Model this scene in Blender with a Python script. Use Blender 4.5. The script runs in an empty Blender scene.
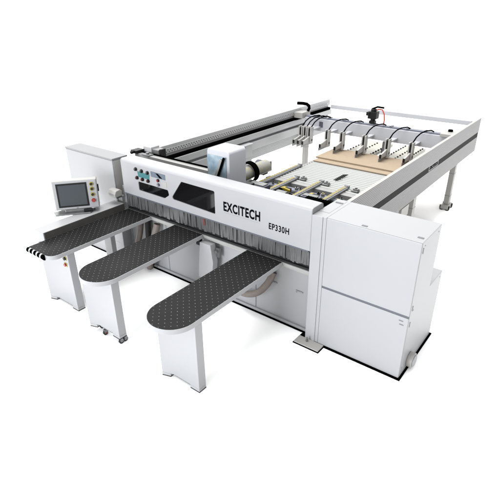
import bpy, bmesh, math, random
from mathutils import Vector, Matrix
from mathutils.geometry import tessellate_polygon
random.seed(7)
S = bpy.context.scene
COL = S.collection
PI = math.pi

# ------------------------------------------------------------------ camera
yaw, pitch, roll, foc = 0.6587196, 0.4753645, -0.0063126, 465.1224
eye = Vector((2.288145, -4.055277, 3.603659))
fwd = Vector((-math.sin(yaw)*math.cos(pitch), math.cos(yaw)*math.cos(pitch), -math.sin(pitch)))
right = Vector((math.cos(yaw), math.sin(yaw), 0))
up = right.cross(fwd)
right, up = right*math.cos(roll)+up*math.sin(roll), up*math.cos(roll)-right*math.sin(roll)
cam = bpy.data.cameras.new('camera')
cam.sensor_width = 36; cam.lens = 36*foc/500
cam.clip_start = .05; cam.clip_end = 3000
co = bpy.data.objects.new('camera', cam); COL.objects.link(co)
m = Matrix((right, up, -fwd)).transposed().to_4x4(); m.translation = eye
co.matrix_world = m
S.camera = co

# ------------------------------------------------------------------ white studio light
W = bpy.data.worlds.new('World'); S.world = W; W.use_nodes = True
SURR = (2.0, .60)
bg = W.node_tree.nodes['Background']
# white surround light; an added gradient dims the right to shade side faces
_nt = W.node_tree
_tc = _nt.nodes.new('ShaderNodeTexCoord'); _sx = _nt.nodes.new('ShaderNodeSeparateXYZ'); _nt.links.new(_tc.outputs['Generated'], _sx.inputs[0])
_mr = _nt.nodes.new('ShaderNodeMapRange'); _nt.links.new(_sx.outputs[0], _mr.inputs[0])
_mr.inputs[1].default_value = -1; _mr.inputs[2].default_value = 1; _mr.inputs[3].default_value = SURR[0]; _mr.inputs[4].default_value = SURR[1]
bg.inputs['Color'].default_value = (1, 1, 1, 1); _nt.links.new(_mr.outputs[0], bg.inputs['Strength'])

def softbox(name, loc, target, size, watts, col=(1, 1, 1)):
    l = bpy.data.lights.new(name, 'AREA'); l.shape = 'SQUARE'; l.size = size; l.energy = watts; l.color = col
    o = bpy.data.objects.new(name, l); COL.objects.link(o); o.location = loc
    o.rotation_euler = (Vector(target)-Vector(loc)).to_track_quat('-Z', 'Y').to_euler()
softbox('overhead_softbox', (-3.8, 2.0, 14.0), (-2.6, 2.0, 0), 10, 2200, (1, .99, .97))
softbox('front_softbox', (-2.2, -13.5, 2.4), (-1.2, 0.5, .6), 4.4, 1270, (.93, .96, 1))

S.view_settings.view_transform = 'Standard'; S.view_settings.look = 'None'
S.view_settings.exposure = .45; S.view_settings.gamma = 1

# ------------------------------------------------------------------ materials
def mat(name, col, rough=.5, metal=0, spec=.5, var=.0, vscale=3., bump=0, bscale=60, coat=0):
    m = bpy.data.materials.new(name); m.use_nodes = True
    if name != 'white_floor': col = tuple(c*.735 for c in col)
    nt = m.node_tree; b = nt.nodes['Principled BSDF']
    b.inputs['Base Color'].default_value = (*col, 1); b.inputs['Roughness'].default_value = rough
    b.inputs['Metallic'].default_value = metal; b.inputs['Specular IOR Level'].default_value = spec
    b.inputs['Coat Weight'].default_value = coat
    tc = nt.nodes.new('ShaderNodeTexCoord')
    if var:
        n = nt.nodes.new('ShaderNodeTexNoise'); n.inputs['Scale'].default_value = vscale; n.inputs['Detail'].default_value = 5
        nt.links.new(tc.outputs['Object'], n.inputs['Vector'])
        mx = nt.nodes.new('ShaderNodeMix'); mx.data_type = 'RGBA'
        mx.inputs[6].default_value = (*[c*(1-var) for c in col], 1); mx.inputs[7].default_value = (*[min(1, c*(1+var)) for c in col], 1)
        nt.links.new(n.outputs['Fac'], mx.inputs[0]); nt.links.new(mx.outputs[2], b.inputs['Base Color'])
    if bump:
        n2 = nt.nodes.new('ShaderNodeTexNoise'); n2.inputs['Scale'].default_value = bscale
        nt.links.new(tc.outputs['Object'], n2.inputs['Vector'])
        bp = nt.nodes.new('ShaderNodeBump'); bp.inputs['Strength'].default_value = bump; bp.inputs['Distance'].default_value = .002
        nt.links.new(n2.outputs['Fac'], bp.inputs['Height']); nt.links.new(bp.outputs['Normal'], b.inputs['Normal'])
    return m

M = {}
M['floor'] = mat('white_floor', (.97, .97, .97), .9, spec=0)
M['white'] = mat('white_paint', (.328, .333, .345), .38, spec=.35, var=.035, vscale=1.3, bump=.10, bscale=160)
M['cream'] = mat('cream_white_paint', (.355, .35, .335), .42, spec=.35, var=.03)
M['litwhite'] = mat('lit_bluish_white_paint', (.47, .478, .51), .4, spec=.35, var=.02)  # bluish white, lightened in colour where beams and housing get little light
M['clampwhite'] = mat('pale_grey_clamp_paint', (.43, .425, .41), .4, var=.06, vscale=12)
M['faint'] = mat('faint_grey_print', (.25, .255, .265), .5)
M['railgrey'] = mat('pale_anodised_rail', (.50, .505, .515), .42, metal=.15, var=.06, vscale=5)
M['paletrack'] = mat('pale_track_board', (.45, .44, .385), .5, var=.05)
M['stripe'] = mat('charcoal_stripe', (.020, .019, .019), .7, spec=.1)
M['lidshade'] = mat('shaded_white_lid_paint', (.235, .237, .244), .5, spec=.3, var=.03)  # white paint darkened to offset the strong light on the cabinet top
M['grey'] = mat('grey_paint', (.23, .235, .245), .45, var=.05)
M['alu'] = mat('grey_aluminium', (.22, .22, .223), .42, metal=.25, var=.05, vscale=8)
M['alu_light'] = mat('light_aluminium', (.30, .30, .295), .4, metal=.2, var=.05, vscale=6)
M['steel'] = mat('worn_steel', (.24, .25, .25), .33, metal=.7, var=.25, vscale=14)
M['black'] = mat('black_rubber_and_shadow', (.002, .002, .002), .9, spec=.0)
M['blackplastic'] = mat('black_plastic', (.005, .005, .0055), .45, spec=.2)
M['dark'] = mat('dark_machine_paint', (.018, .018, .019), .55, spec=.2, var=.3, vscale=6)
M['slate'] = mat('slate_blue_paint', (.06, .065, .09), .45, var=.15)
M['blackglass'] = mat('dark_tinted_glass', (.004, .004, .0045), .06, spec=.35)
M['yellow'] = mat('yellow_plastic', (.36, .27, .012), .45)
M['red'] = mat('red_plastic', (.26, .010, .010), .35)
M['orange'] = mat('orange_cable', (.48, .07, .035), .5)
M['teal'] = mat('teal_label', (.02, .135, .15), .5)
M['bluetag'] = mat('blue_grey_label', (.09, .12, .16), .5, var=.5, vscale=22)
M['brown'] = mat('brown_hose', (.15, .122, .106), .55, var=.2, vscale=20)
M['mdf'] = mat('raw_particle_board', (.36, .285, .208), .8, spec=.15, var=.1, vscale=14, bump=.2, bscale=150)
M['mdfedge'] = mat('board_edge', (.16, .105, .06), .9, spec=.1, var=.3, vscale=60)
M['roller'] = mat('pale_roller_sleeve', (.325, .335, .33), .4, var=.03)
M['groove'] = mat('blue_grey_trim', (.075, .083, .105), .5)
M['bluestrip'] = mat('blue_grey_track', (.14, .15, .19), .45, var=.12)
M['tinlabel'] = mat('grey_mark', (.13, .135, .15), .6)
M['ink'] = mat('black_lettering', (.004, .004, .005), .9, spec=0)

def node_mat(name):
    m = bpy.data.materials.new(name); m.use_nodes = True
    return m, m.node_tree, m.node_tree.nodes['Principled BSDF'], m.node_tree.links

def tabletop_mat():
    m, nt, b, L = node_mat('dark_perforated_table_sheet')
    tc = nt.nodes.new('ShaderNodeTexCoord'); sp = nt.nodes.new('ShaderNodeSeparateXYZ'); L.new(tc.outputs['Object'], sp.inputs[0])
    def mth(op, a, bb=None):
        n = nt.nodes.new('ShaderNodeMath'); n.operation = op
        for i, v in enumerate((a, bb)):
            if v is None: continue
            if isinstance(v, (int, float)): n.inputs[i].default_value = v
            else: L.new(v, n.inputs[i])
        return n.outputs[0]
    def dots(ox, oy):
        fx = mth('SUBTRACT', mth('FRACT', mth('ADD', mth('DIVIDE', sp.outputs[0], .084), 50+ox)), .5)
        fy = mth('SUBTRACT', mth('FRACT', mth('ADD', mth('DIVIDE', sp.outputs[1], .084), 50+oy)), .5)
        d = mth('SQRT', mth('ADD', mth('MULTIPLY', fx, fx), mth('MULTIPLY', fy, fy)))
        return mth('LESS_THAN', d, .055)
    f = mth('MAXIMUM', dots(0, 0), dots(.5, .5))
    n = nt.nodes.new('ShaderNodeTexNoise'); n.inputs['Scale'].default_value = 140; n.inputs['Detail'].default_value = 3
    L.new(tc.outputs['Object'], n.inputs['Vector'])
    base = nt.nodes.new('ShaderNodeMix'); base.data_type = 'RGBA'
    base.inputs[6].default_value = (.003, .003, .0032, 1); base.inputs[7].default_value = (.014, .014, .0138, 1)
    L.new(n.outputs['Fac'], base.inputs[0])
    mx = nt.nodes.new('ShaderNodeMix'); mx.data_type = 'RGBA'
    n3 = nt.nodes.new('ShaderNodeTexNoise'); n3.inputs['Scale'].default_value = 9; n3.inputs['Detail'].default_value = 4
    L.new(tc.outputs['Object'], n3.inputs['Vector'])
    L.new(mth('MULTIPLY', f, mth('ADD', mth('MULTIPLY', n3.outputs['Fac'], 1.6), -.05)), mx.inputs[0])
    rr_ = nt.nodes.new('ShaderNodeMapRange'); rr_.inputs[3].default_value = .30; rr_.inputs[4].default_value = .62
    n4 = nt.nodes.new('ShaderNodeTexNoise'); n4.inputs['Scale'].default_value = 3; n4.inputs['Detail'].default_value = 7; L.new(tc.outputs['Object'], n4.inputs['Vector'])
    L.new(n4.outputs['Fac'], rr_.inputs[0]); L.new(rr_.outputs[0], b.inputs['Roughness'])
    L.new(base.outputs[2], mx.inputs[6]); mx.inputs[7].default_value = (.16, .16, .163, 1)
    L.new(mx.outputs[2], b.inputs['Base Color']); b.inputs['Roughness'].default_value = .45; b.inputs['Specular IOR Level'].default_value = .07
    return m
M['tabletop'] = tabletop_mat()

def curtain_mat():
    m, nt, b, L = node_mat('grey_strip_curtain')
    tc = nt.nodes.new('ShaderNodeTexCoord'); mp = nt.nodes.new('ShaderNodeMapping'); mp.inputs['Scale'].default_value = (60, 14, 4)
    L.new(tc.outputs['Object'], mp.inputs['Vector'])
    n = nt.nodes.new('ShaderNodeTexNoise'); n.inputs['Scale'].default_value = 1.6; n.inputs['Detail'].default_value = 6; n.inputs['Roughness'].default_value = .7
    L.new(mp.outputs[0], n.inputs['Vector'])
    r = nt.nodes.new('ShaderNodeValToRGB'); e = r.color_ramp.elements
    e[0].position = .36; e[0].color = (.038, .038, .039, 1); e[1].position = .70; e[1].color = (.095, .095, .096, 1)
    L.new(n.outputs['Fac'], r.inputs[0]); L.new(r.outputs[0], b.inputs['Base Color']); b.inputs['Roughness'].default_value = .4
    return m
M['curtain'] = curtain_mat()

def plate_mat():
    m, nt, b, L = node_mat('blue_brushed_plate')
    tc = nt.nodes.new('ShaderNodeTexCoord')
    n = nt.nodes.new('ShaderNodeTexNoise'); n.inputs['Scale'].default_value = 5; n.inputs['Detail'].default_value = 6
    L.new(tc.outputs['Object'], n.inputs['Vector'])
    r = nt.nodes.new('ShaderNodeValToRGB'); e = r.color_ramp.elements
    e[0].position = .34; e[0].color = (.07, .125, .175, 1); e[1].position = .66; e[1].color = (.27, .33, .37, 1)
    L.new(n.outputs['Fac'], r.inputs[0]); L.new(r.outputs[0], b.inputs['Base Color']); b.inputs['Roughness'].default_value = .3
    return m
M['plate'] = plate_mat()

def hose_mat():
    m, nt, b, L = node_mat('yellow_flecked_hose')
    tc = nt.nodes.new('ShaderNodeTexCoord')
    v = nt.nodes.new('ShaderNodeTexVoronoi'); v.inputs['Scale'].default_value = 30
    L.new(tc.outputs['Object'], v.inputs['Vector'])
    r = nt.nodes.new('ShaderNodeValToRGB'); r.color_ramp.interpolation = 'CONSTANT'; e = r.color_ramp.elements
    e[0].position = 0; e[0].color = (.30, .24, .03, 1); e[1].position = .27; e[1].color = (.20, .20, .19, 1)
    L.new(v.outputs['Distance'], r.inputs[0]); L.new(r.outputs[0], b.inputs['Base Color']); b.inputs['Roughness'].default_value = .45
    return m
M['fleck'] = hose_mat()

M['fencegrey'] = mat('dark_grey_aluminium', (.075, .073, .068), .35, spec=.5, var=.2, vscale=7)

# ------------------------------------------------------------------ mesh helpers
class MB:
    def __init__(s): s.bm = bmesh.new()
    def box(s, x0, x1, y0, y1, z0, z1, rot=None, piv=None):
        v = [s.bm.verts.new((x, y, z)) for x in (x0, x1) for y in (y0, y1) for z in (z0, z1)]
        for f in ((0, 1, 3, 2), (4, 6, 7, 5), (0, 4, 5, 1), (2, 3, 7, 6), (0, 2, 6, 4), (1, 5, 7, 3)):
            s.bm.faces.new([v[i] for i in f])
        if rot is not None:
            c = Vector(piv) if piv else Vector(((x0+x1)/2, (y0+y1)/2, (z0+z1)/2))
            for w in v: w.co = rot @ (w.co-c)+c
        return s
    def prism(s, poly, a0, a1, axis):
        """poly: 2-D outline; axis 'x': (y,z), 'y': (x,z), 'z': (x,y)"""
        def P(q, a):
            return {'x': (a, q[0], q[1]), 'y': (q[0], a, q[1]), 'z': (q[0], q[1], a)}[axis]
        A = [s.bm.verts.new(P(q, a0)) for q in poly]; B = [s.bm.verts.new(P(q, a1)) for q in poly]
        n = len(poly)
        for i in range(n):
            j = (i+1) % n; s.bm.faces.new((A[i], A[j], B[j], B[i]))
        s.bm.faces.new(A[::-1]); s.bm.faces.new(B)
        return s
    def cyl(s, p0, p1, r, n=20, r2=None):
        p0, p1 = Vector(p0), Vector(p1); d = (p1-p0).normalized()
        a = d.orthogonal().normalized(); b = d.cross(a); r2 = r if r2 is None else r2
        A = [s.bm.verts.new(p0+(a*math.cos(t)+b*math.sin(t))*r) for t in [2*PI*i/n for i in range(n)]]
        B = [s.bm.verts.new(p1+(a*math.cos(t)+b*math.sin(t))*r2) for t in [2*PI*i/n for i in range(n)]]
        for i in range(n): s.bm.faces.new((A[i], A[(i+1) % n], B[(i+1) % n], B[i]))
        s.bm.faces.new(A[::-1]); s.bm.faces.new(B)
        return s
    def tube(s, pts, r, n=8):
        pts = [Vector(p) for p in pts]; rings = []; a = None
        for i, p in enumerate(pts):
            d = (pts[min(i+1, len(pts)-1)]-pts[max(i-1, 0)]).normalized()
            a = d.orthogonal().normalized() if a is None else (a-d*a.dot(d)).normalized()
            b = d.cross(a)
            rings.append([s.bm.verts.new(p+(a*math.cos(t)+b*math.sin(t))*r) for t in [2*PI*k/n for k in range(n)]])
        for A, B in zip(rings, rings[1:]):
            for k in range(n): s.bm.faces.new((A[k], A[(k+1) % n], B[(k+1) % n], B[k]))
        s.bm.faces.new(rings[0][::-1]); s.bm.faces.new(rings[-1])
        return s
    def plate(s, outer, holes, y0, y1):
        """sheet in the XZ plane, between y0 (front) and y1, with cut-outs"""
        loops = [outer]+holes; flat = [q for l in loops for q in l]
        tris = tessellate_polygon([[Vector((q[0], q[1], 0)) for q in l] for l in loops])
        A = [s.bm.verts.new((q[0], y0, q[1])) for q in flat]; B = [s.bm.verts.new((q[0], y1, q[1])) for q in flat]
        for t in tris:
            s.bm.faces.new([A[i] for i in t]); s.bm.faces.new([B[i] for i in t[::-1]])
        k = 0
        for l in loops:
            n = len(l)
            for i in range(n):
                j = (i+1) % n; s.bm.faces.new((A[k+i], A[k+j], B[k+j], B[k+i]))
            k += n
        return s
    def build(s, name, material, parent=None, bevel=0, seg=2, loc=None):
        bm = s.bm
        bmesh.ops.recalc_face_normals(bm, faces=bm.faces[:])
        o0 = Vector(loc) if loc is not None else None
        if o0 is not None:
            for v in bm.verts: v.co -= o0
        me = bpy.data.meshes.new(name); bm.to_mesh(me); bm.free()
        for p in me.polygons: p.use_smooth = True
        me.set_sharp_from_angle(angle=math.radians(35))
        me.materials.append(M[material])
        o = bpy.data.objects.new(name, me); COL.objects.link(o)
        if o0 is not None: o.location = o0
        if parent is not None:
            o.parent = parent
            o.matrix_parent_inverse = Matrix.Translation(-wloc(parent))
        if bevel:
            b = o.modifiers.new('edge', 'BEVEL'); b.width = bevel; b.segments = seg; b.limit_method = 'ANGLE'; b.angle_limit = math.radians(40)
            b.harden_normals = True
        return o

def wloc(o):
    p = o.matrix_local.translation if o.parent is None else Vector((0, 0, 0))
    if o.parent is None: return Vector(o.location)
    return Vector((0, 0, 0)) + Vector(o.location)

def thing(name, label, cat, loc=(0, 0, 0), group=None):
    o = bpy.data.objects.new(name, None); COL.objects.link(o); o.location = loc; o.empty_display_size = .1
    return tag(o, label, cat, group)
def tag(o, label, cat, group=None):
    o['label'] = label; o['category'] = cat
    if group: o['group'] = group
    return o
def rounded(poly, r, n=5):
    """round the corners of a 2-D outline; r a number or one per corner"""
    out = []; N = len(poly)
    for i, p in enumerate(poly):
        ri = r[i] if isinstance(r, (list, tuple)) else r
        p = Vector(p); a = Vector(poly[i-1]); b = Vector(poly[(i+1) % N])
        if ri <= 0: out.append((p.x, p.y)); continue
        u = (a-p).normalized(); v = (b-p).normalized(); ang = u.angle(v); t = ri/math.tan(ang/2)
        c = p+(u+v).normalized()*(ri/math.sin(ang/2)); s = p+u*t; e = p+v*t
        a0 = math.atan2(s.y-c.y, s.x-c.x); a1 = math.atan2(e.y-c.y, e.x-c.x); d = (a1-a0+PI) % (2*PI)-PI
        for k in range(n+1):
            t_ = a0+d*k/n; out.append((c.x+ri*math.cos(t_), c.y+ri*math.sin(t_)))
    return out
def lettering(name, text, mapper, w, h, parent, bold=.02, material='ink', depth=.0015):
    """text fitted to w x h, mapper(u, v, d) gives the world point"""
    c = bpy.data.curves.new(name, 'FONT'); c.body = text; c.size = 1; c.offset = bold; c.space_character = 1.12; c.extrude = .01; c.resolution_u = 4
    t = bpy.data.objects.new(name, c); COL.objects.link(t)
    dg = bpy.context.evaluated_depsgraph_get(); me = bpy.data.meshes.new_from_object(t.evaluated_get(dg))
    bpy.data.objects.remove(t); bpy.data.curves.remove(c)
    xs = [v.co.x for v in me.vertices]; ys = [v.co.y for v in me.vertices]
    x0, x1, y0, y1 = min(xs), max(xs), min(ys), max(ys)
    for v in me.vertices:
        v.co = Vector(mapper((v.co.x-x0)/(x1-x0)*w, (v.co.y-y0)/(y1-y0)*h, depth if v.co.z > 0 else 0))
    bm = bmesh.new(); bm.from_mesh(me); bmesh.ops.recalc_face_normals(bm, faces=bm.faces[:]); bm.to_mesh(me); bm.free()
    me.materials.clear(); me.materials.append(M[material]); me.name = name
    o = bpy.data.objects.new(name, me); COL.objects.link(o)
    o.parent = parent; o.matrix_parent_inverse = Matrix.Translation(-wloc(parent))
    return o
def arc(c, r, a0, a1, n, plane='yz'):
    out = []
    for i in range(n+1):
        t = math.radians(a0+(a1-a0)*i/n); u, v = r*math.cos(t), r*math.sin(t)
        out.append({'yz': (c[0], c[1]+u, c[2]+v), 'xz': (c[0]+u, c[1], c[2]+v), 'xy': (c[0]+u, c[1]+v, c[2])}[plane])
    return out

# ------------------------------------------------------------------ floor
fl = MB(); v = [fl.bm.verts.new(q) for q in ((-400, -400, 0), (400, -400, 0), (400, 400, 0), (-400, 400, 0))]; fl.bm.faces.new(v)
f = fl.build('floor', 'floor'); f['kind'] = 'structure'

# ------------------------------------------------------------------ saw body with its long front hood
saw = thing('panel_saw', 'long white saw body with a black window hood lettered EXCITECH EP330H across the machine front', 'panel saw', (-1.6, .8, 0))
# base frame and front panels below the table
MB().box(-4.15, -.01, .16, 1.70, .012, .86).build('base_frame', 'white', saw)
seams = [-4.15, -3.32, -2.52, -1.66, -.86, -.012]
for a, b in zip(seams, seams[1:]):
    d = MB().box(a+.004, b-.004, .135, .158, .03, .83).build('front_panel', 'white', saw, .003)
MB().box(-4.17, -.0, .105, .134, .012, .05).build('plinth', 'white', saw)
MB().box(-4.19, .0, .078, 1.72, .001, .011).build('base_shadow_strip', 'black', saw)  # black strip on the floor, stands in for the shadow line under the body
for x in (-.62, -.24, -1.05):
    MB().box(x, x+.10, .126, .134, .535, .55).box(x, x+.012, .126, .134, .515, .5345).build('panel_latch', 'grey', saw)
# table lip and black slot
MB().box(-3.22, -.005, .012, .30, .90, .938).build('table_edge', 'alu_light', saw, .003)
MB().box(-3.22, -.005, .030, .30, .9385, .962).build('table_slot', 'dark', saw)
MB().box(-3.20, -.005, .055, .13, .86, .8985).build('table_rail', 'cream', saw)
# strip curtain: hanging blades
cm = MB(); x = -3.19
while x < -.03:
    w = random.uniform(.02, .05); x2 = min(x+w, -.02)
    y = .036+random.uniform(-.010, .010); zb = .995+random.uniform(-.012, .010)
    cm.box(x, x2-.0006, y, y+.004, zb, 1.212, Matrix.Rotation(random.uniform(-.05, .05), 3, 'X')); x = x2
cm.build('strip_curtain', 'curtain', saw)
MB().box(-3.20, -.012, .062, .075, .963, 1.215).build('curtain_backing', 'dark', saw)
M['fadedred'] = mat('faded_red_label', (.12, .035, .033), .5, var=.4, vscale=40)
MB().box(-1.655, -1.62, .024, .0275, 1.08, 1.195).build('warning_strip', 'fadedred', saw)
# hood
zb, zt = 1.209, 1.722
win1 = rounded([(-2.862, 1.445), (-2.862, 1.313), (-2.335, 1.306), (-2.235, 1.372), (-2.255, 1.442)], [.02, .02, .02, .03, .02])
win2 = rounded([(-1.985, 1.618), (-2.205, 1.332), (-1.405, 1.303), (-1.405, 1.612)], [.03, .03, .02, .02])
hood = MB().plate([(-3.2, zb), (-.012, zb), (-.012, 1.685), (-3.2, 1.685)], [win1, win2], 0, .012)
prof = [(.0, 1.6855), (.004, 1.703), (.014, 1.716), (.03, zt), (.215, zt), (.235, zt-.02), (.235, 1.40), (.223, 1.40), (.223, 1.66), (.012, 1.66), (.012, 1.6855)]
hood.prism(prof, -3.2, -.012, 'x')
hood = hood.build('hood', 'white', saw)
MB().prism(rounded([(.0, zb), (.235, 1.40), (.235, zt), (.0, zt)], [0, 0, .03, .03]), -.0118, -.002, 'x').build('end_cap', 'grey', saw)
MB().prism(rounded([(.0, zb), (.235, 1.40), (.235, zt), (.0, zt)], [0, 0, .03, .03]), -3.210, -3.2003, 'x').build('end_cap', 'white', saw)
MB().box(-3.19, -.03, .001, .05, zb-.022, zb-.001).build('hood_lip', 'groove', saw, .003)
def grow(poly, k):
    cx = sum(q[0] for q in poly)/len(poly); cz = sum(q[1] for q in poly)/len(poly)
    return [(cx+(q[0]-cx)*k, cz+(q[1]-cz)*k) for q in poly]
for wq in (win1, win2):
    MB().prism(grow(wq, 1.06), .013, .019, 'y').build('window', 'blackglass', hood)
MB().box(-3.15, -.05, .10, .20, 1.26, 1.60).build('pressure_beam', 'dark', saw)
# gauges, labels, lettering on the hood
MB().prism([(-2.855, 1.598), (-2.60, 1.592), (-2.615, 1.518), (-2.845, 1.518)], -.003, -.0005, 'y').build('gauge_label', 'teal', hood)
for gx, gz in ((-2.878, 1.623), (-2.756, 1.617), (-2.634, 1.614), (-2.867, 1.499), (-2.752, 1.497), (-2.634, 1.497)):
    k = MB().cyl((gx, -.0015, gz), (gx, -.018, gz), .026, 20).build('gauge', 'blackplastic', hood)
    MB().cyl((gx, -.0182, gz), (gx, -.030, gz), .022, 20, .018).build('knob', 'blackplastic', k)
    MB().box(gx-.003, gx+.003, -.0325, -.0305, gz-.004, gz+.018).build('pointer', 'red' if gz < 1.55 else 'grey', k)
tg = MB().box(-2.57, -2.285, -.004, -.0005, 1.575, 1.650).build('info_label', 'bluetag', hood)
MB().prism([(-2.47, 1.64), (-2.42, 1.64), (-2.34, 1.585), (-2.40, 1.585)], -.0055, -.0042, 'y').build('label_mark', 'ink', tg)
for gz in (1.545, 1.483):
    k = MB().cyl((-2.428, -.0005, gz), (-2.428, -.02, gz), .022, 18).build('push_button', 'blackplastic' if gz > 1.5 else 'slate', hood)
    MB().cyl((-2.428, -.0202, gz), (-2.428, -.026, gz), .013, 14).build('button_cap', 'red' if gz > 1.5 else 'grey', k)
MB().box(-2.34, -2.27, -.0025, -.0005, 1.47, 1.545).build('sticker', 'cream', hood)
lettering('brand_lettering', 'EXCITECH', lambda u, v, d: (-1.262+u, -.0004-d, 1.388+v), .566, .126, hood, .034)
lettering('number_lettering', 'EP330H', lambda u, v, d: (-.57+u, -.0004-d, 1.330+v), .282, .08, hood, .022)
MB().box(-1.255, -.70, -.0012, -.0004, 1.366, 1.3685).build('underline', 'faint', hood)
# left post under the hood, right post and foot plate
MB().box(-3.27, -3.203, .02, .16, .87, 1.30).build('post', 'grey', saw, .004)
MB().box(-3.34, -3.25, -.03, .03, 1.06, 1.14).build('bracket', 'grey', saw, .004)
MB().box(-.0008, .128, -.004, .14, .012, 1.655).build('post', 'white', saw, .004)
fp = MB().box(-.072, .262, -.145, -.005, .008, .022).build('foot_plate', 'cream', saw, .003)
MB().box(-.083, .273, -.158, .07, .0012, .0078).build('foot_shadow_strip', 'black', fp)  # shadow line round the foot plate, built as a thin black sheet
MB().cyl((.06, -.06, .0222), (.06, -.06, .05), .016, 6).cyl((.06, -.06, .05), (.06, -.06, .08), .009, 10).build('anchor_bolt', 'steel', fp)
# hanging bracket between the tables
b = MB().prism([(-1.665, .855), (-1.475, .855), (-1.44, .60), (-1.48, .30), (-1.72, .30), (-1.70, .55)], -.05, .05, 'y').build('guide_bracket', 'white', saw, .006)
MB().box(-1.455, -1.40, .035, .075, .66, .80).cyl((-1.43, .03, .75), (-1.43, .03-.03, .75), .02, 12).build('bracket_clamp', 'steel', b)
MB().box(-1.76, -1.66, -.02, .03, .78, .815).box(-1.73, -1.69, -.02, .03, .8155, .895).build('bracket_stop', 'blackplastic', b)
# hoses below the table
for pts, r, mm in (([(-2.98, .06, .82), (-2.99, .02, .60), (-3.03, -.03, .35), (-3.06, .0, .06)], .045, 'brown'),
                   ([(-2.62, .06, .82), (-2.66, .0, .60), (-2.74, -.05, .35), (-2.80, -.02, .06)], .05, 'brown'),
                   ([(-2.84, .07, .82), (-2.84, .05, .45), (-2.84, .05, .06)], .045, 'dark'),
                   ([(-.56, .10, .70), (-.60, .04, .56), (-.72, .0, .40), (-.90, .0, .30), (-1.10, .03, .27)], .045, 'brown')):
    # smooth
    P = [Vector(p) for p in pts]; Q = []
    for i in range(len(P)-1):
        p0, p1, p2, p3 = P[max(i-1, 0)], P[i], P[i+1], P[min(i+2, len(P)-1)]
        for k in range(5):
            t = k/5; Q.append(.5*((2*p1)+(p2-p0)*t+(2*p0-5*p1+4*p2-p3)*t*t+(3*p1-p0-3*p2+p3)*t**3))
    Q.append(P[-1])
    MB().tube(Q, r, 14).build('dust_hose', mm, saw)
# bed behind the hood
MB().box(-2.95, -.05, .30, 2.20, .8605, .93).build('machine_bed', 'dark', saw)
MB().box(-3.50, -1.97, .50, .62, 1.475, 1.642).build('linear_guide', 'alu_light', saw, .004)
for x in (-3.40, -2.75, -2.10): MB().box(x-.05, x+.05, .51, .61, .8605 if x < -2.96 else .9305, 1.4745).build('guide_support', 'grey', saw, .004)
g = MB().box(-3.50, -1.97, .585, .61, 1.6425, 1.66).build('guide_rail', 'black', saw)
MB().box(-3.56, -3.42, .47, .63, 1.6425, 1.69).cyl((-3.49, .469, 1.665), (-3.49, .42, 1.665), .025, 16).build('guide_end', 'blackplastic', saw, .006)
MB().box(-3.32, -3.16, .48, .60, 1.6425, 1.66).cyl((-3.24, .54, 1.66), (-3.24, .54, 1.685), .025, 14).build('guide_block', 'steel', saw, .004)

# ------------------------------------------------------------------ right-hand cabinet
cab = thing('control_cabinet', 'tall white steel cabinet with two stacked doors at the right end of the machine', 'cabinet', (.66, .4, 0))
side = [(.014, .012), (1.008, .012), (1.008, .918), (.573, .918), (.573, 1.66), (.014, 1.66)]
MB().prism(side, .172, 1.188, 'x').build('cabinet_body', 'white', cab, .006)
MB().box(.1285, .1715, .0025, .572, .012, 1.6585).box(.0, .128, .1405, .572, 1.20, 1.6585).build('side_cover', 'white', cab, .004)
MB().box(.174, 1.186, 0, .0135, .826, 1.655).build('door', 'white', cab, .005)
MB().box(.174, 1.186, 0, .0135, .016, .798).build('door', 'white', cab, .005)
MB().box(.176, 1.184, .006, .0137, .7985, .8255).build('door_gap', 'groove', cab)
MB().box(.150, 1.210, -.024, 1.031, .001, .0115).build('base_shadow_strip', 'black', cab)  # thin black slab drawn as the shadow outline at the cabinet base
for x, z in ((1.09, .745), (1.10, .70)):
    MB().box(x, x+.045, -.0018, -.0003, z, z+.012).build('door_mark', 'tinlabel', cab)
k = MB().cyl((1.1885, .27, .11), (1.25, .27, .11), .088, 28).build('cable_outlet', 'cream', cab, .006)
MB().cyl((1.2505, .27, .11), (1.262, .27, .11), .07, 28).build('outlet_cap', 'white', k, .003)
for x, y, w in ((.03, .45, .09), (.55, .035, .06), (1.10, .10, .06)):
    MB().box(x, x+w, y, y+.03, 1.6605, 1.664).build('lifting_slot', 'tinlabel', cab, .003)

for z in (.10, .70, .90, 1.56):
    MB().cyl((1.1885, .06, z-.03), (1.1885, .06, z+.03), .006, 10).build('hinge', 'faint', cab)
for y, z in ((.10, 1.60), (.50, 1.60), (.10, .86), (.94, .86), (.94, .06)):
    MB().cyl((1.1882, y, z), (1.1905, y, z), .007, 10).build('screw', 'faint', cab)

# ------------------------------------------------------------------ left-hand cabinet
kb = thing('end_cabinet', 'plain white cabinet rising behind the monitor at the left end of the machine', 'cabinet', (-3.96, .1, 0))
MB().box(-4.555, -3.372, -.028, .25, .012, 1.66).build('cabinet_body', 'white', kb, .008)
for z in (.30, .86): MB().box(-4.50, -3.46, -.0295, -.0285, z, z+.002).build('door_seam', 'grey', kb)
MB().box(-4.552, -3.375, -.022, .247, 1.6603, 1.664).build('lid_gap', 'grey', kb)
MB().box(-4.560, -3.367, -.033, .255, 1.6643, 1.690).build('lid', 'lidshade', kb, .005)
MB().box(-3.3715, -3.366, -.01, .235, .92, 1.645).build('side_panel', 'cream', kb, .003)
MB().box(-4.575, -3.36, -.045, .27, .001, .011).build('base_shadow_strip', 'black', kb)  # black edge added as contact shadow along this cabinet's foot

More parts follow.
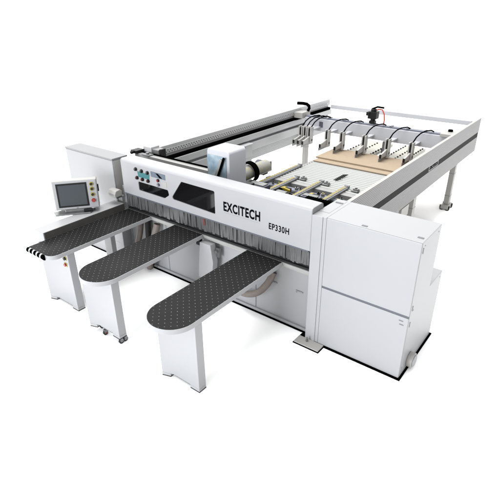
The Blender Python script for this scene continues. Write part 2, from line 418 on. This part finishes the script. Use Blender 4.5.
# little beige sensor housing by the hood
sb = thing('sensor_box', 'small cream sensor housing fixed where the left cabinet meets the hood', 'sensor box', (-3.28, -.07, 1.2))
MB().prism(rounded([(-.17, 1.16), (-.045, 1.16), (-.035, 1.235), (-.075, 1.27), (-.15, 1.26), (-.175, 1.21)], .02), -3.385, -3.215, 'x').build('housing', 'cream', sb, .012, 3)
MB().box(-3.36, -3.22, -.15, -.045, 1.141, 1.1595).build('mounting_plate', 'steel', sb)
MB().box(-3.345, -3.255, -.1765, -.172, 1.185, 1.215).build('lens', 'grey', sb)

# ------------------------------------------------------------------ front air tables
def outline(xl, xr, yend, kind):
    if kind == 'round':
        r = (xr-xl)/2
        return [(xr, .01), (xr, yend+r)]+[((xl+xr)/2+r*math.cos(t), yend+r+r*math.sin(t)) for t in [-PI*i/24 for i in range(1, 24)]]+[(xl, yend+r), (xl, .01)]
    return [(xr, .01)]+rounded([(xr, .01), (xr, yend), (xl, yend), (xl, .01)], [0, .12, .01, 0], 8)[1:-1]+[(xl, .01)]
def inset(poly, d):
    n = len(poly); out = []
    for i in range(n):
        a, p, b = Vector(poly[i-1]), Vector(poly[i]), Vector(poly[(i+1) % n])
        u, v = (p-a).normalized(), (b-p).normalized()
        n1, n2 = Vector((-u.y, u.x)), Vector((-v.y, v.x)); k = (n1+n2)
        k = k/max(.3, k.dot(n1)) if k.length > 1e-6 else n1
        out.append(tuple(p-k*d*SGN))
    return out
SGN = 1
def air_table(xl, xr, yend, kind, label, lx0, lx1, ly, lz0, group='dark topped front support tables'):
    t = thing('support_table', label, 'support table', ((xl+xr)/2, -.8, 0), group)
    o = outline(xl, xr, yend, kind)
    area = sum(a[0]*b[1]-b[0]*a[1] for a, b in zip(o, o[1:]+o[:1])); global SGN; SGN = -1 if area > 0 else 1
    MB().prism(o, .888, .944, 'z').build('table_frame', 'white', t, .004)
    MB().prism(inset(o, .007), .9442, .950, 'z').build('tabletop', 'tabletop', t)
    MB().box(xl+.15, xr-.16, yend+.35, -.02, .83, .8875).build('table_beam', 'white', t, .004)
    # folded sheet leg with two feet and a raised middle
    fw = .15; d = .105
    lg = MB()
    top = .8875
    lg.prism([(lx0, ly-.045), (lx0+.135, ly), (lx1, ly), (lx1, ly+d), (lx0, ly+d)], lz0+.045, top, 'z')
    lg.prism([(lx0, ly-.045), (lx0+.10, ly-.0117), (lx0+.10, ly+d), (lx0, ly+d)], lz0+.010, lz0+.0445, 'z')
    lg.prism([(lx1-.13, ly), (lx1, ly), (lx1, ly+d), (lx1-.13, ly+d)], lz0+.010, lz0+.0445, 'z')
    lg = lg.build('leg', 'white', t, .004)
    MB().prism([(lx0-.001, ly-.046), (lx0+.10, ly-.0127), (lx0+.10, ly+d+.001), (lx0-.001, ly+d+.001)], lz0, lz0+.0095, 'z').build('foot_pad', 'dark', lg)
    MB().prism([(lx1-.131, ly-.001), (lx1+.001, ly-.001), (lx1+.001, ly+d+.001), (lx1-.131, ly+d+.001)], lz0, lz0+.0095, 'z').build('foot_pad', 'dark', lg)
    MB().box(lx0+.16, lx1-.14, ly+.001, ly+.010, lz0+.037, lz0+.0445).build('edge_trim', 'steel', lg)
    return t, lg
t3, leg3 = air_table(-.905, -.372, -1.782, 'round', 'dark dotted support table with a rounded end, nearest the tall right cabinet', -.923, -.402, -1.469, .001)
t2, leg2 = air_table(-2.185, -1.652, -1.670, 'round', 'dark dotted support table with a rounded end standing on small casters', -2.235, -1.712, -1.462, .078)
t1, leg1 = air_table(-3.185, -2.678, -1.600, 'square', 'dark support table beside the guide fence, with striped end', -3.33, -2.74, -1.349, .001)
# casters of the middle table
for cx, cy in ((-2.03, -1.44), (-1.735, -1.43), (-1.735, -1.37), (-2.18, -1.38)):
    c = MB().cyl((cx, cy, .0775), (cx, cy, .066), .022, 14).box(cx-.017, cx-.013, cy-.022, cy+.022, .028, .066).box(cx+.013, cx+.017, cy-.022, cy+.022, .028, .066).build('caster', 'steel', t2)
    MB().cyl((cx-.0125, cy, .033), (cx+.0125, cy, .033), .032, 20).build('wheel', 'blackplastic', c)
    MB().cyl((cx-.019, cy, .033), (cx+.019, cy, .033), .012, 12).build('axle', 'steel' if cx > -2 else 'red', c)
MB().cyl((-.64, -1.42, .002), (-.64, -1.42, .045), .02, 12).build('levelling_foot', 'steel', t3)
# buttons and striped nose of the left table
for bx, bz, mm in ((-2.80, .795, 'dark'), (-2.815, .70, 'red')):
    pl = MB().box(bx-.028, bx+.028, -1.353, -1.3495, bz-.028, bz+.028).build('button_plate', 'yellow', leg1)
    MB().cyl((bx, -1.3535, bz), (bx, -1.372, bz), .022, 16).build('button', mm, pl)
nose = [(-1.598, .949)]+[(-1.600-.035*math.sin(a), .914+.037*math.cos(a)) for a in [PI*i/10 for i in range(1, 10)]]+[(-1.598, .877)]
for i in range(5):
    x = -3.178+i*.083
    MB().prism([(y-.0035, z) for y, z in nose], x, x+.046, 'x').build('belt_strip', 'black', t1)
    if i < 4: MB().prism([(y, z-.001) for y, z in nose], x+.0465, x+.0825, 'x').build('nose_strip', 'white', t1)

# guide fence
fe = thing('guide_fence', 'white guide fence with a dark grey face running along the left support table', 'guide fence', (-3.27, -.65, .95))
MB().box(-3.42, -3.197, -1.365, -.05, .86, 1.046).build('fence_beam', 'white', fe, .006)
MB().box(-3.1965, -3.187, -1.355, -.05, .953, 1.040).build('fence_face', 'fencegrey', fe)
MB().box(-3.1965, -3.19, -1.355, -.05, 1.0405, 1.0455).build('fence_trim', 'steel', fe)
MB().box(-3.40, -3.23, -1.25, -1.17, .001, .8595).build('leg', 'white', fe, .005)
MB().box(-3.40, -3.23, -.35, -.27, .001, .8595).build('leg', 'white', fe, .005)

# ------------------------------------------------------------------ operator monitor
mo = thing('control_monitor', 'cream operator monitor with a dark screen and four yellow and red buttons', 'monitor', (-3.42, -.62, 1.05))
ua = Vector((.62, .785, 0)).normalized(); na = Vector((ua.y, -ua.x, 0)); tilt = Vector((0, 0, 1))-na*.12; tilt.normalize(); nn = ua.cross(tilt)
MC = Vector((-3.425, -.65, 1.305))
def mq(u, v, w): return MC+ua*u+tilt*v+nn*w
def mbox(u0, u1, v0, v1, w0, w1, name, mm, par, bev=0, taper=0):
    k = MB(); V = []
    for w in (w0, w1):
        tp = taper if w == min(w0, w1) else 0
        for u, v in ((u0+tp, v0+tp), (u1-tp, v0+tp), (u1-tp, v1-tp), (u0+tp, v1-tp)): V.append(k.bm.verts.new(mq(u, v, w)))
    for fc in ((0, 1, 2, 3), (4, 5, 6, 7), (0, 1, 5, 4), (1, 2, 6, 5), (2, 3, 7, 6), (3, 0, 4, 7)): k.bm.faces.new([V[i] for i in fc])
    return k.build(name, mm, par, bev, 3)
hs = mbox(-.315, .285, -.20, .215, -.20, 0, 'monitor_housing', 'cream', mo, .014, .008)
bz = mbox(-.303, .275, -.19, .202, .0005, .010, 'front_panel', 'white', mo, .004)
sf = mbox(-.262, .150, -.162, .176, .0105, .013, 'screen_frame', 'blackplastic', mo)
M['screen'] = mat('grey_blue_screen', (.026, .034, .043), .25, spec=.4)
mbox(-.238, .126, -.138, .152, .0135, .0145, 'screen', 'screen', sf)
for v, mm in ((.145, 'dark'), (.075, 'dark'), (-.005, 'dark'), (-.09, 'red')):
    c0 = mq(.212, v, .0105); c1 = mq(.212, v, .017); c2 = mq(.212, v, .0175); c3 = mq(.212, v, .034)
    rg = MB().cyl(c0, c1, .028, 20).build('button_ring', 'yellow' if v > -.05 else 'red', mo)
    MB().cyl(c2, c3, .018 if v > -.05 else .024, 18).build('button', mm, rg)
mbox(-.03, -.005, -.186, -.175, .0105, .0125, 'badge', 'tinlabel', mo)
mbox(.2835, .30, .02, .12, -.09, -.05, 'cable_socket', 'blackplastic', mo, .004)
mbox(-.20, .16, -.25, -.201, -.11, -.03, 'swivel_neck', 'steel', mo, .012)
bs = MB()
bp = [MC+ua*u+na*w for u, w in ((-.36, -.04), (-.32, .09), (.15, .09), (.21, -.08), (-.20, -.14))]
bs.prism([(q.x, q.y) for q in bp], 1.0465, 1.064, 'z'); bs.build('base_plate', 'steel', mo, .004)
hb = MC+ua*.12+na*.04
MB().box(hb.x-.06, hb.x+.06, hb.y-.025, hb.y+.025, 1.065, 1.10, Matrix.Rotation(.9, 3, 'Z')).build('clamp_lever', 'blackplastic', mo, .008)

# ------------------------------------------------------------------ side rails
def rib_profile(x0, x1, z0, z1, n, depth, sgn):
    """cross-section (x,z) with fine ribs on the face at x1 (sgn=+1 faces +x)"""
    pts = [(x0, z0)]; h = (z1-z0)/n
    for i in range(n):
        a = z0+h*i
        pts += [(x1, a), (x1, a+h*.72), (x1-sgn*depth, a+h*.80), (x1-sgn*depth, a+h*.97)]
    pts += [(x1, z1), (x0, z1)]
    return pts
rr = thing('side_rail', 'grey ribbed aluminium side rail with a black stripe, behind the tall right cabinet', 'rail', (.05, 3.7, 0), 'long side rails of the rear table')
MB().prism(rib_profile(.055, .10, .92, 1.222, 13, .003, 1), .60, 6.62, 'y').build('rail_profile', 'alu', rr)
MB().prism(rib_profile(.055, .10, 1.3225, 1.60, 11, .003, 1), .60, 6.62, 'y').build('rail_profile', 'alu', rr)
MB().box(-.02, .094, .60, 6.62, 1.2225, 1.322).build('rail_core', 'alu', rr)
ys = [.62, 4.03, 4.86, 6.60]
for a, b in ((.62, 3.58), (4.08, 6.60)):
    MB().box(.0945, .0985, a, b, 1.227, 1.318).build('stripe', 'stripe', rr)
lettering('rail_lettering', 'EXCITECH', lambda u, v, d: (.0945+d, 3.63+u, 1.243+v), .40, .062, rr, .03, 'ink', .003)
MB().box(-.035, .0545, .60, 6.62, 1.40, 1.44).build('rail_track', 'cream', rr, .004)
MB().box(.053, .101, .60, 6.62, 1.6005, 1.607).build('rail_cap', 'cream', rr)
def rail_leg(x, y, par, ztop, front=0):
    l = MB().box(x-.05, x+.05, y-.06, y+.06, .10, ztop).build('leg', 'cream', par, .006)
    MB().box(x-.075, x+.075, y-.13, y+.13, .012, .0995).build('foot', 'cream', l, .01)
    for sx in (-1, 1):
        for sy in (-1, 1):
            MB().cyl((x+sx*.055, y+sy*.105, .001), (x+sx*.055, y+sy*.105, .0115), .035, 14).build('foot_pad', 'blackplastic', l)
            MB().cyl((x+sx*.085, y+sy*.10, .02), (x+sx*.085, y+sy*.10, .09), .014, 8).build('bolt', 'blackplastic', l)
    for z in (.28, .74):
        MB().box(x-.053, x+.053, y-.0625, y+.0625, z, z+.012).build('band', 'grey', l)
rail_leg(.05, 5.36, rr, .918); rail_leg(.05, 3.12, rr, .918)
MB().box(.055, .10, 2.55, 2.86, .72, .90).build('cable_box', 'cream', rr, .005)

lr = thing('side_rail', 'grey aluminium side rail with a black guide track, far left of the rear table', 'rail', (-3.45, 3.6, 0), 'long side rails of the rear table')
MB().prism(rib_profile(-3.50, -3.43, .87, 1.60, 24, .003, 1), .75, 6.55, 'y').build('rail_profile', 'railgrey', lr)
MB().box(-3.50, -3.40, .75, 6.55, 1.6005, 1.655).build('rail_cap', 'railgrey', lr, .004)
MB().box(-3.4295, -3.395, .75, 6.55, 1.52, 1.5995).build('upper_track', 'railgrey', lr, .004)
hm = MB()
for i in range(90):
    y = .85+i*.062
    hm.cyl((-3.3945, y, 1.575), (-3.393, y, 1.575), .010, 8).cyl((-3.3945, y+.03, 1.545), (-3.393, y+.03, 1.545), .010, 8)
hm = hm.build('track_holes', 'dark', lr); hm['kind'] = 'stuff'
MB().box(-3.4295, -3.37, .95, 6.55, 1.415, 1.47).build('guide_track', 'black', lr, .004)
MB().box(-3.4295, -3.33, .75, 6.55, 1.10, 1.255).build('lower_ledge', 'railgrey', lr, .004)
MB().box(-3.4295, -3.345, .95, 6.55, 1.31, 1.4145).build('rack_holder', 'railgrey', lr)
rail_leg(-3.32, 5.36, lr, 1.098)
l2 = MB().box(-3.37, -3.27, 2.98, 3.20, .012, 1.0985).build('leg', 'railgrey', lr, .005)
MB().box(-3.43, -3.24, 2.88, 3.22, 1.2555, 1.272).box(-3.2695, -3.25, 2.98, 3.2, 1.02, 1.2555).build('leg_bracket', 'railgrey', l2, .003)

cb = MB().box(-3.27, -.02, 6.36, 6.44, 1.475, 1.565).build('rear_crossbeam', 'litwhite', None, .006, loc=(-1.64, 6.4, 1.475))
tag(cb, 'slim white crossbeam joining the two side rails at the very back', 'crossbeam')

# drive block at the near end of the left rail
db = thing('drive_block', 'grey box shaped drive unit at the near end of the left side rail', 'drive unit', (-3.35, .65, 1.58))
MB().box(-3.46, -3.27, .64, .82, 1.475, 1.735).build('gearbox', 'railgrey', db, .012)
MB().box(-3.2695, -3.13, .66, .80, 1.50, 1.705).build('motor', 'alu', db, .008)
MB().box(-3.1295, -3.09, .68, .78, 1.49, 1.715).build('motor_flange', 'dark', db, .004)
MB().cyl((-3.09, .73, 1.55), (-3.06, .73, 1.55), .03, 14).build('shaft', 'steel', db)
MB().box(-3.46, -3.14, .6405, .819, 1.26, 1.4745).build('mount', 'grey', db, .004)
MB().box(-3.14, -2.92, .84, .90, 1.50, 1.53).build('orange_tray', 'brown', db)

# ------------------------------------------------------------------ gripper carriage
gc = thing('gripper_carriage', 'white gripper beam hung with a row of clamps, spanning the rear table between the rails', 'gripper beam', (-1.55, 5.05, 1.3))
MB().box(-3.16, -.06, 5.0, 5.16, 1.245, 1.505).build('gripper_beam', 'litwhite', gc, .006)
MB().box(-3.16, -.06, 5.04, 5.15, 1.5055, 1.535).build('cable_track', 'bluestrip', gc, .003)
for i in range(9): MB().box(-2.95+i*.345, -2.90+i*.345, 5.035, 5.155, 1.5355, 1.545).build('track_clip', 'slate', gc)
MB().box(-2.79, -2.70, 4.994, 4.9995, 1.33, 1.45).build('beam_slot', 'slate', gc)
for sx in (-3.30, -.10):
    MB().box(sx-.10, sx+.12 if sx < -1 else sx+.14, 4.92, 5.26, 1.505 if sx > -1 else 1.4755, 1.60 if sx < -1 else 1.565).build('end_carriage', 'cream', gc, .008)
MB().tube([(-3.20, 5.18, 1.60), (-3.18, 5.20, 1.66), (-3.19, 5.20, 1.71), (-3.24, 5.19, 1.745), (-3.33, 5.17, 1.755), (-3.46, 5.15, 1.75)], .035, 10).build('energy_chain', 'black', gc)
MB().cyl((-.09, 5.18, 1.5655), (-.09, 5.18, 1.60), .045, 16).build('wheel_cover', 'black', gc)
# motor on the beam with the orange cable
mt = MB().box(-1.67, -1.55, 5.04, 5.14, 1.5455, 1.60).cyl((-1.61, 5.09, 1.60), (-1.61, 5.09, 1.64), .05, 18).box(-1.70, -1.52, 5.02, 5.17, 1.64, 1.78).box(-1.73, -1.66, 5.0, 5.1, 1.70, 1.77).cyl((-1.61, 5.09, 1.78), (-1.61, 5.09, 1.83), .055, 18).build('motor', 'blackplastic', gc, .006)
MB().tube([(-1.60, 5.10, 1.79), (-1.52, 5.12, 1.83), (-1.45, 5.14, 1.82), (-1.40, 5.13, 1.74), (-1.38, 5.12, 1.64), (-1.38, 5.11, 1.54)], .013, 8).build('orange_cable', 'orange', mt)
MB().tube([(-1.66, 5.10, 1.82), (-1.55, 5.12, 1.87), (-1.42, 5.14, 1.86)], .018, 8).build('black_cable', 'black', mt)
def clamp(x):
    c = MB().box(x-.045, x-.020, 4.60, 4.71, 1.04, 1.39).box(x+.020, x+.045, 4.60, 4.71, 1.04, 1.39).box(x-.0195, x+.0195, 4.695, 4.71, 1.08, 1.38)
    c = c.build('clamp', 'clampwhite', gc, .004)
    MB().box(x-.05, x+.05, 4.7105, 4.9995, 1.315, 1.345).build('clamp_bracket', 'litwhite', c, .004)
    MB().prism([(4.71, 1.075), (4.71, 1.20), (4.60, 1.20), (4.44, 1.165), (4.35, 1.155), (4.35, 1.075)], x-.0185, x+.0185, 'x').build('upper_jaw', 'clampwhite', c, .004)
    MB().prism([(4.71, 1.01), (4.71, 1.072), (4.34, 1.072), (4.34, 1.01)], x-.034, x-.021, 'x').build('lower_jaw', 'alu_light', c, .003)
    MB().box(x-.02, x+.02, 4.335, 4.349, 1.08, 1.15).build('jaw_pad', 'blackplastic', c)
    MB().cyl((x-.046, 4.655, 1.12), (x+.047, 4.655, 1.12), .026, 14).build('pivot', 'blackplastic', c)
    MB().box(x-.017, x+.017, 4.61, 4.67, 1.22, 1.36).build('cylinder', 'blackplastic', c)
    MB().tube([(x+.24, 5.08, 1.545), (x+.20, 5.03, 1.575), (x+.14, 4.92, 1.575), (x+.08, 4.82, 1.54), (x+.04, 4.74, 1.48), (x+.015, 4.68, 1.40), (x+.008, 4.66, 1.34)], .012, 8).build('air_hose', 'black', c)
for x in (-3.02, -2.91, -2.80, -2.38, -2.04, -1.55, -1.06, -.60): clamp(x)

# ------------------------------------------------------------------ rear roller table
rt = thing('roller_table', 'pale roller table with fine crosswise rollers between the side rails', 'roller table', (-1.2, 3.7, 0))
y = 2.66; n = 0
while y < 4.62:
    MB().cyl((-2.21, y, .912), (-.06, y, .912), .0365, 16).build('roller', 'roller', rt); y += .088
MB().box(-2.26, -2.2105, 2.62, 4.72, .84, .944).build('side_channel', 'alu_light', rt, .003)
MB().box(-.0595, -.012, 2.62, 4.72, .84, .944).build('side_channel', 'alu_light', rt, .003)
MB().box(-2.21, -.06, 2.60, 4.70, .82, .866).build('table_pan', 'grey', rt)
MB().box(-2.40, -.02, 2.47, 2.60, .82, .945).build('front_beam', 'alu_light', rt, .005)
MB().box(-2.40, -.02, 2.36, 2.4695, .76, .80).build('front_gap', 'dark', rt)
MB().box(-2.40, -.02, 2.22, 2.34, .80, .925).build('lower_beam', 'bluestrip', rt, .005)
for x, y in ((-2.2, 2.8), (-.1, 2.8), (-2.2, 4.6)):
    MB().box(x-.04, x+.04, y-.04, y+.04, .001, .8195).build('leg', 'cream', rt, .005)
for x in (-1.77, -1.31, -.765):
    nb = MB().box(x-.06, x+.06, 2.67, 2.78, .952, .975).box(x-.035, x+.055, 2.70, 2.76, .975, 1.0).build('stop_block', 'alu', rt, .006)
    MB().cyl((x+.01, 2.73, 1.0005), (x+.01, 2.73, 1.008), .022, 14).build('stop_cap', 'dark', nb)
sp = MB()
for i in range(7):
    sp.cyl((-1.33, 3.03+i*.055, .958), (-1.23, 3.05+i*.055, .972), .008, 8)
sp.box(-1.285, -1.27, 3.0, 3.40, .952, .958).build('spring_stop', 'dark', rt)

# wheel tracks behind the boards
def wheel_track(x0, x1, y0, y1, label):
    t = thing('wheel_track', label, 'wheel track', ((x0+x1)/2, (y0+y1)/2, 0), 'wheel tracks behind the boards')
    MB().box(x0, x1, y0, y1, .86, .925).build('track_plate', 'paletrack', t, .004)
    MB().box(x0+.04, x1-.04, y0+.05, y1-.05, .9255, .935).build('track_bed', 'paletrack', t)
    for xs in (x0+.03, (x0+x1)/2, x1-.03):
        for i in range(int((y1-y0)/.13)):
            yy = y0+.06+i*.13
            MB().cyl((xs-.012, yy, .936), (xs+.012, yy, .936), .021, 12).build('wheel', 'blackplastic', t)
    if x1 < -.2: MB().box((x0+x1)/2-.05, (x0+x1)/2+.05, y0+.05, y0+.15, .001, .8595).build('leg', 'cream', t, .004)
    else: MB().box(x1+.0005, -.021, y0+.1, y1-.1, .88, .92).build('rail_bracket', 'cream', t, .004)
wheel_track(-2.08, -1.50, 4.80, 6.10, 'cream wheel track behind the boards, left of the rear leg')
wheel_track(-1.22, -.78, 4.80, 6.15, 'cream wheel track behind the boards, in the middle')
wheel_track(-.58, -.10, 4.80, 6.15, 'cream wheel track behind the boards, right beside the striped rail')
pc = thing('pneumatic_cylinder', 'grey upright cylinder column between two wheel tracks under the gripper beam', 'cylinder', (-1.37, 5.35, 0))
MB().box(-1.43, -1.31, 5.3, 5.42, .001, 1.16).build('column', 'grey', pc, .005)
MB().box(-1.45, -1.43, 5.32, 5.40, .85, 1.0).build('valve', 'blackplastic', pc, .004)

# boards lying on the rollers
b1 = MB().box(-2.20, -.075, 3.80, 4.62, .9525, .974).build('board', 'mdf', None, .001, 1, loc=(-1.15, 4.2, .9525))
tag(b1, 'lower brown particle board with a dark front edge lying on the rollers', 'board', 'boards on the roller table')
b2 = MB().box(-2.25, -.08, 3.98, 4.78, .9745, 1.0035).build('board', 'mdf', None, .001, 1, loc=(-1.15, 4.3, .9745))
tag(b2, 'upper brown particle board held by the row of clamps', 'board', 'boards on the roller table')

# ------------------------------------------------------------------ saw motor housing behind the hood
sh = thing('saw_housing', 'rounded white motor housing with a bluish plate and black lever, standing above the hood', 'motor housing', (-1.76, .75, 1.4))
MB().prism(rounded([(-1.965, 1.44), (-1.575, 1.44), (-1.575, 1.965), (-1.965, 1.965)], [0, 0, .045, .045], 6), .50, .86, 'y').build('cover', 'litwhite', sh, .012, 3)
MB().box(-1.955, -1.625, .488, .4985, 1.46, 1.885).build('front_plate', 'plate', sh, .002)
tl = Matrix.Rotation(.40, 3, 'Y')
lv = MB().box(-1.715, -1.685, .45, .472, 1.55, 1.90, tl).build('lever', 'black', sh, .004)
MB().box(-1.775, -1.725, .462, .478, 1.55, 1.86, tl).build('lever_trim', 'alu_light', lv, .004)
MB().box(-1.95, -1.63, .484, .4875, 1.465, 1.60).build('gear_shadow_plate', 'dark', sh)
MB().box(-1.95, -1.60, .64, .90, .931, 1.2995).build('carriage_column', 'grey', sh, .004)
MB().box(-2.05, -1.5, .63, .95, 1.30, 1.4395).build('carriage_base', 'dark', sh)

# ------------------------------------------------------------------ hoses and drives behind the hood
hz = MB().tube([(-2.42, 1.45, 1.15), (-2.42, 1.80, 1.15), (-2.415, 2.15, 1.15), (-2.41, 2.50, 1.14)], .115, 20).build('flecked_hose', 'fleck', None, loc=(-2.415, 2.0, 1.03))
tag(hz, 'thick pale hose with yellow flecks beside the white motor housing', 'hose')
ch = thing('energy_chain', 'black energy chain looped around the yellow flecked hose', 'cable chain', (-2.415, 2.0, 1.0))
cc = MB()
for i in range(20):
    a = math.radians(-60+i*11); Rr = .165
    c = Vector((-2.415+Rr*math.cos(a), 2.02, 1.15+Rr*math.sin(a)))
    cc.box(c.x-.014, c.x+.014, 1.97, 2.07, c.z-.022, c.z+.022, Matrix.Rotation(-a, 3, 'Y'))
cc.build('chain_links', 'black', ch)
MB().box(-2.52, -2.30, 1.97, 2.07, .90, 1.0).build('chain_anchor', 'steel', ch)
dm = thing('drive_motor', 'dark green grey motor behind the yellow flecked hose', 'motor', (-2.63, 2.66, .96))
MB().cyl((-2.76, 2.70, 1.06), (-2.52, 2.70, 1.06), .095, 18).build('motor_barrel', 'slate', dm, .01)
MB().box(-2.519, -2.48, 2.62, 2.78, .97, 1.15).build('motor_flange', 'alu', dm, .006)
MB().box(-2.72, -2.56, 2.63, 2.77, .90, .99).build('motor_foot', 'dark', dm)
def small_box(name, label, cat, x0, x1, y0, y1, z0, z1, mm, grp=None):
    t = thing(name, label, cat, ((x0+x1)/2, (y0+y1)/2, z0), grp)
    MB().box(x0, x1, y0, y1, z0, z1).build('case', mm, t, .008)
    MB().box(x0+.03, x1-.03, y0+.02, y1-.02, z1+.0005, z1+.016).build('lid', 'steel', t, .004)
    MB().cyl((x1+.0003, (y0+y1)/2, (z0+z1)/2), (x1+.05, (y0+y1)/2, (z0+z1)/2), .03, 12).build('connector', 'blackplastic', t)
    return t
small_box('servo_drive', 'slate blue servo unit behind the hood, between the flecked hose and first striped arm', 'servo drive', -2.16, -1.82, 1.62, 1.80, .931, 1.11, 'slate')
small_box('valve_block', 'pale lilac valve block with cable chain, before the third striped arm', 'valve block', -1.33, -1.02, 1.92, 2.06, .931, 1.0, 'bluestrip')
small_box('terminal_box', 'dark terminal box behind the hood by the second striped arm', 'terminal box', -1.72, -1.48, 1.72, 1.86, .931, 1.03, 'dark')
kc = thing('cable_tray', 'black cable chain tray lying behind the hood near the right post', 'cable chain', (-.6, 1.6, .93))
kk = MB()
for i in range(26): kk.box(-1.05+i*.036, -1.022+i*.036, 1.60, 1.70, 1.075, 1.125)
kk.build('chain_links', 'black', kc)
MB().box(-1.06, -.10, 1.585, 1.715, .931, 1.07).build('tray', 'dark', kc)
for x, yy, lab in ((-2.02, 1.95, 'yellow sensor flag behind the hood beside the first striped arm'), (-1.66, 2.03, 'yellow and black sensor flag between the first and second striped arms'), (-.70, 2.08, 'yellow sensor flag beside the right hand striped arm')):
    t = thing('sensor_flag', lab, 'sensor', (x, yy, .93), 'yellow sensor flags')
    MB().box(x-.07, x+.07, yy-.015, yy+.015, .975, 1.012, Matrix.Rotation(.15, 3, 'Y')).build('flag', 'yellow', t, .004)
    MB().box(x-.03, x+.03, yy-.03, yy+.03, .931, .972).build('flag_post', 'blackplastic', t)

# fittings, hoses and cable bundles packed between the arms
for i, x in enumerate((-2.10, -1.98, -1.62, -1.54, -1.20, -1.12, -.78, -.62, -.50, -.34, -.22)):
    f_ = MB().cyl((x, 2.28, .926), (x, 2.28, .965), .020+.006*(i % 3), 12).build('air_fitting', ('steel', 'blackplastic', 'alu')[i % 3], rt)
    MB().cyl((x, 2.28, .9655), (x, 2.28, .985), .012, 10).build('fitting_cap', 'yellow' if i % 4 == 1 else 'blackplastic', f_)
for k, (y0, z0) in enumerate(((2.00, .944), (2.04, .945), (2.075, .943))):
    pts = [(-2.12+j*.08, y0+.015*math.sin(j*1.3+k), z0) for j in range(27)]
    MB().tube(pts, .008+.002*k, 8).build('cable_bundle', 'black' if k != 1 else 'slate', rt)
for x in (-1.75, -1.22, -.72):
    v_ = MB().box(x-.09, x+.09, 2.10, 2.19, .931, .972).build('guide_shoe', 'dark', rt, .004)
    MB().prism([(x-.08, 2.10), (x-.03, 2.10), (x-.005, 2.19), (x-.055, 2.19)], .9725, .976, 'z').build('hazard_mark', 'yellow', v_)

# striped support arms reaching from the roller table over the saw bed
def support_arm(x, y0, y1):
    t = MB().box(x-.035, x+.02, y0, y1, .958, .992).build('support_arm', 'alu_light', rt, .003)
    MB().box(x+.021, x+.04, y0, y1, .960, .980).build('arm_side', 'grey', t)
    k = MB(); yy = y0+.02
    while yy < y1-.06:
        k.prism([(x-.032, yy), (x+.012, yy+.02), (x+.012, yy+.055), (x-.032, yy+.035)], .9925, .996, 'z'); yy += .075
    k.build('yellow_markers', 'yellow', t)
    MB().box(x-.04, x+.045, y1+.0005, y1+.05, .952, 1.004).build('arm_tip', 'alu', t, .006)
for x, y0, y1 in ((-2.24, 1.85, 3.34), (-1.895, 1.80, 2.70), (-1.42, 1.80, 2.74), (-.945, 1.80, 2.75)): support_arm(x, y0, y1)
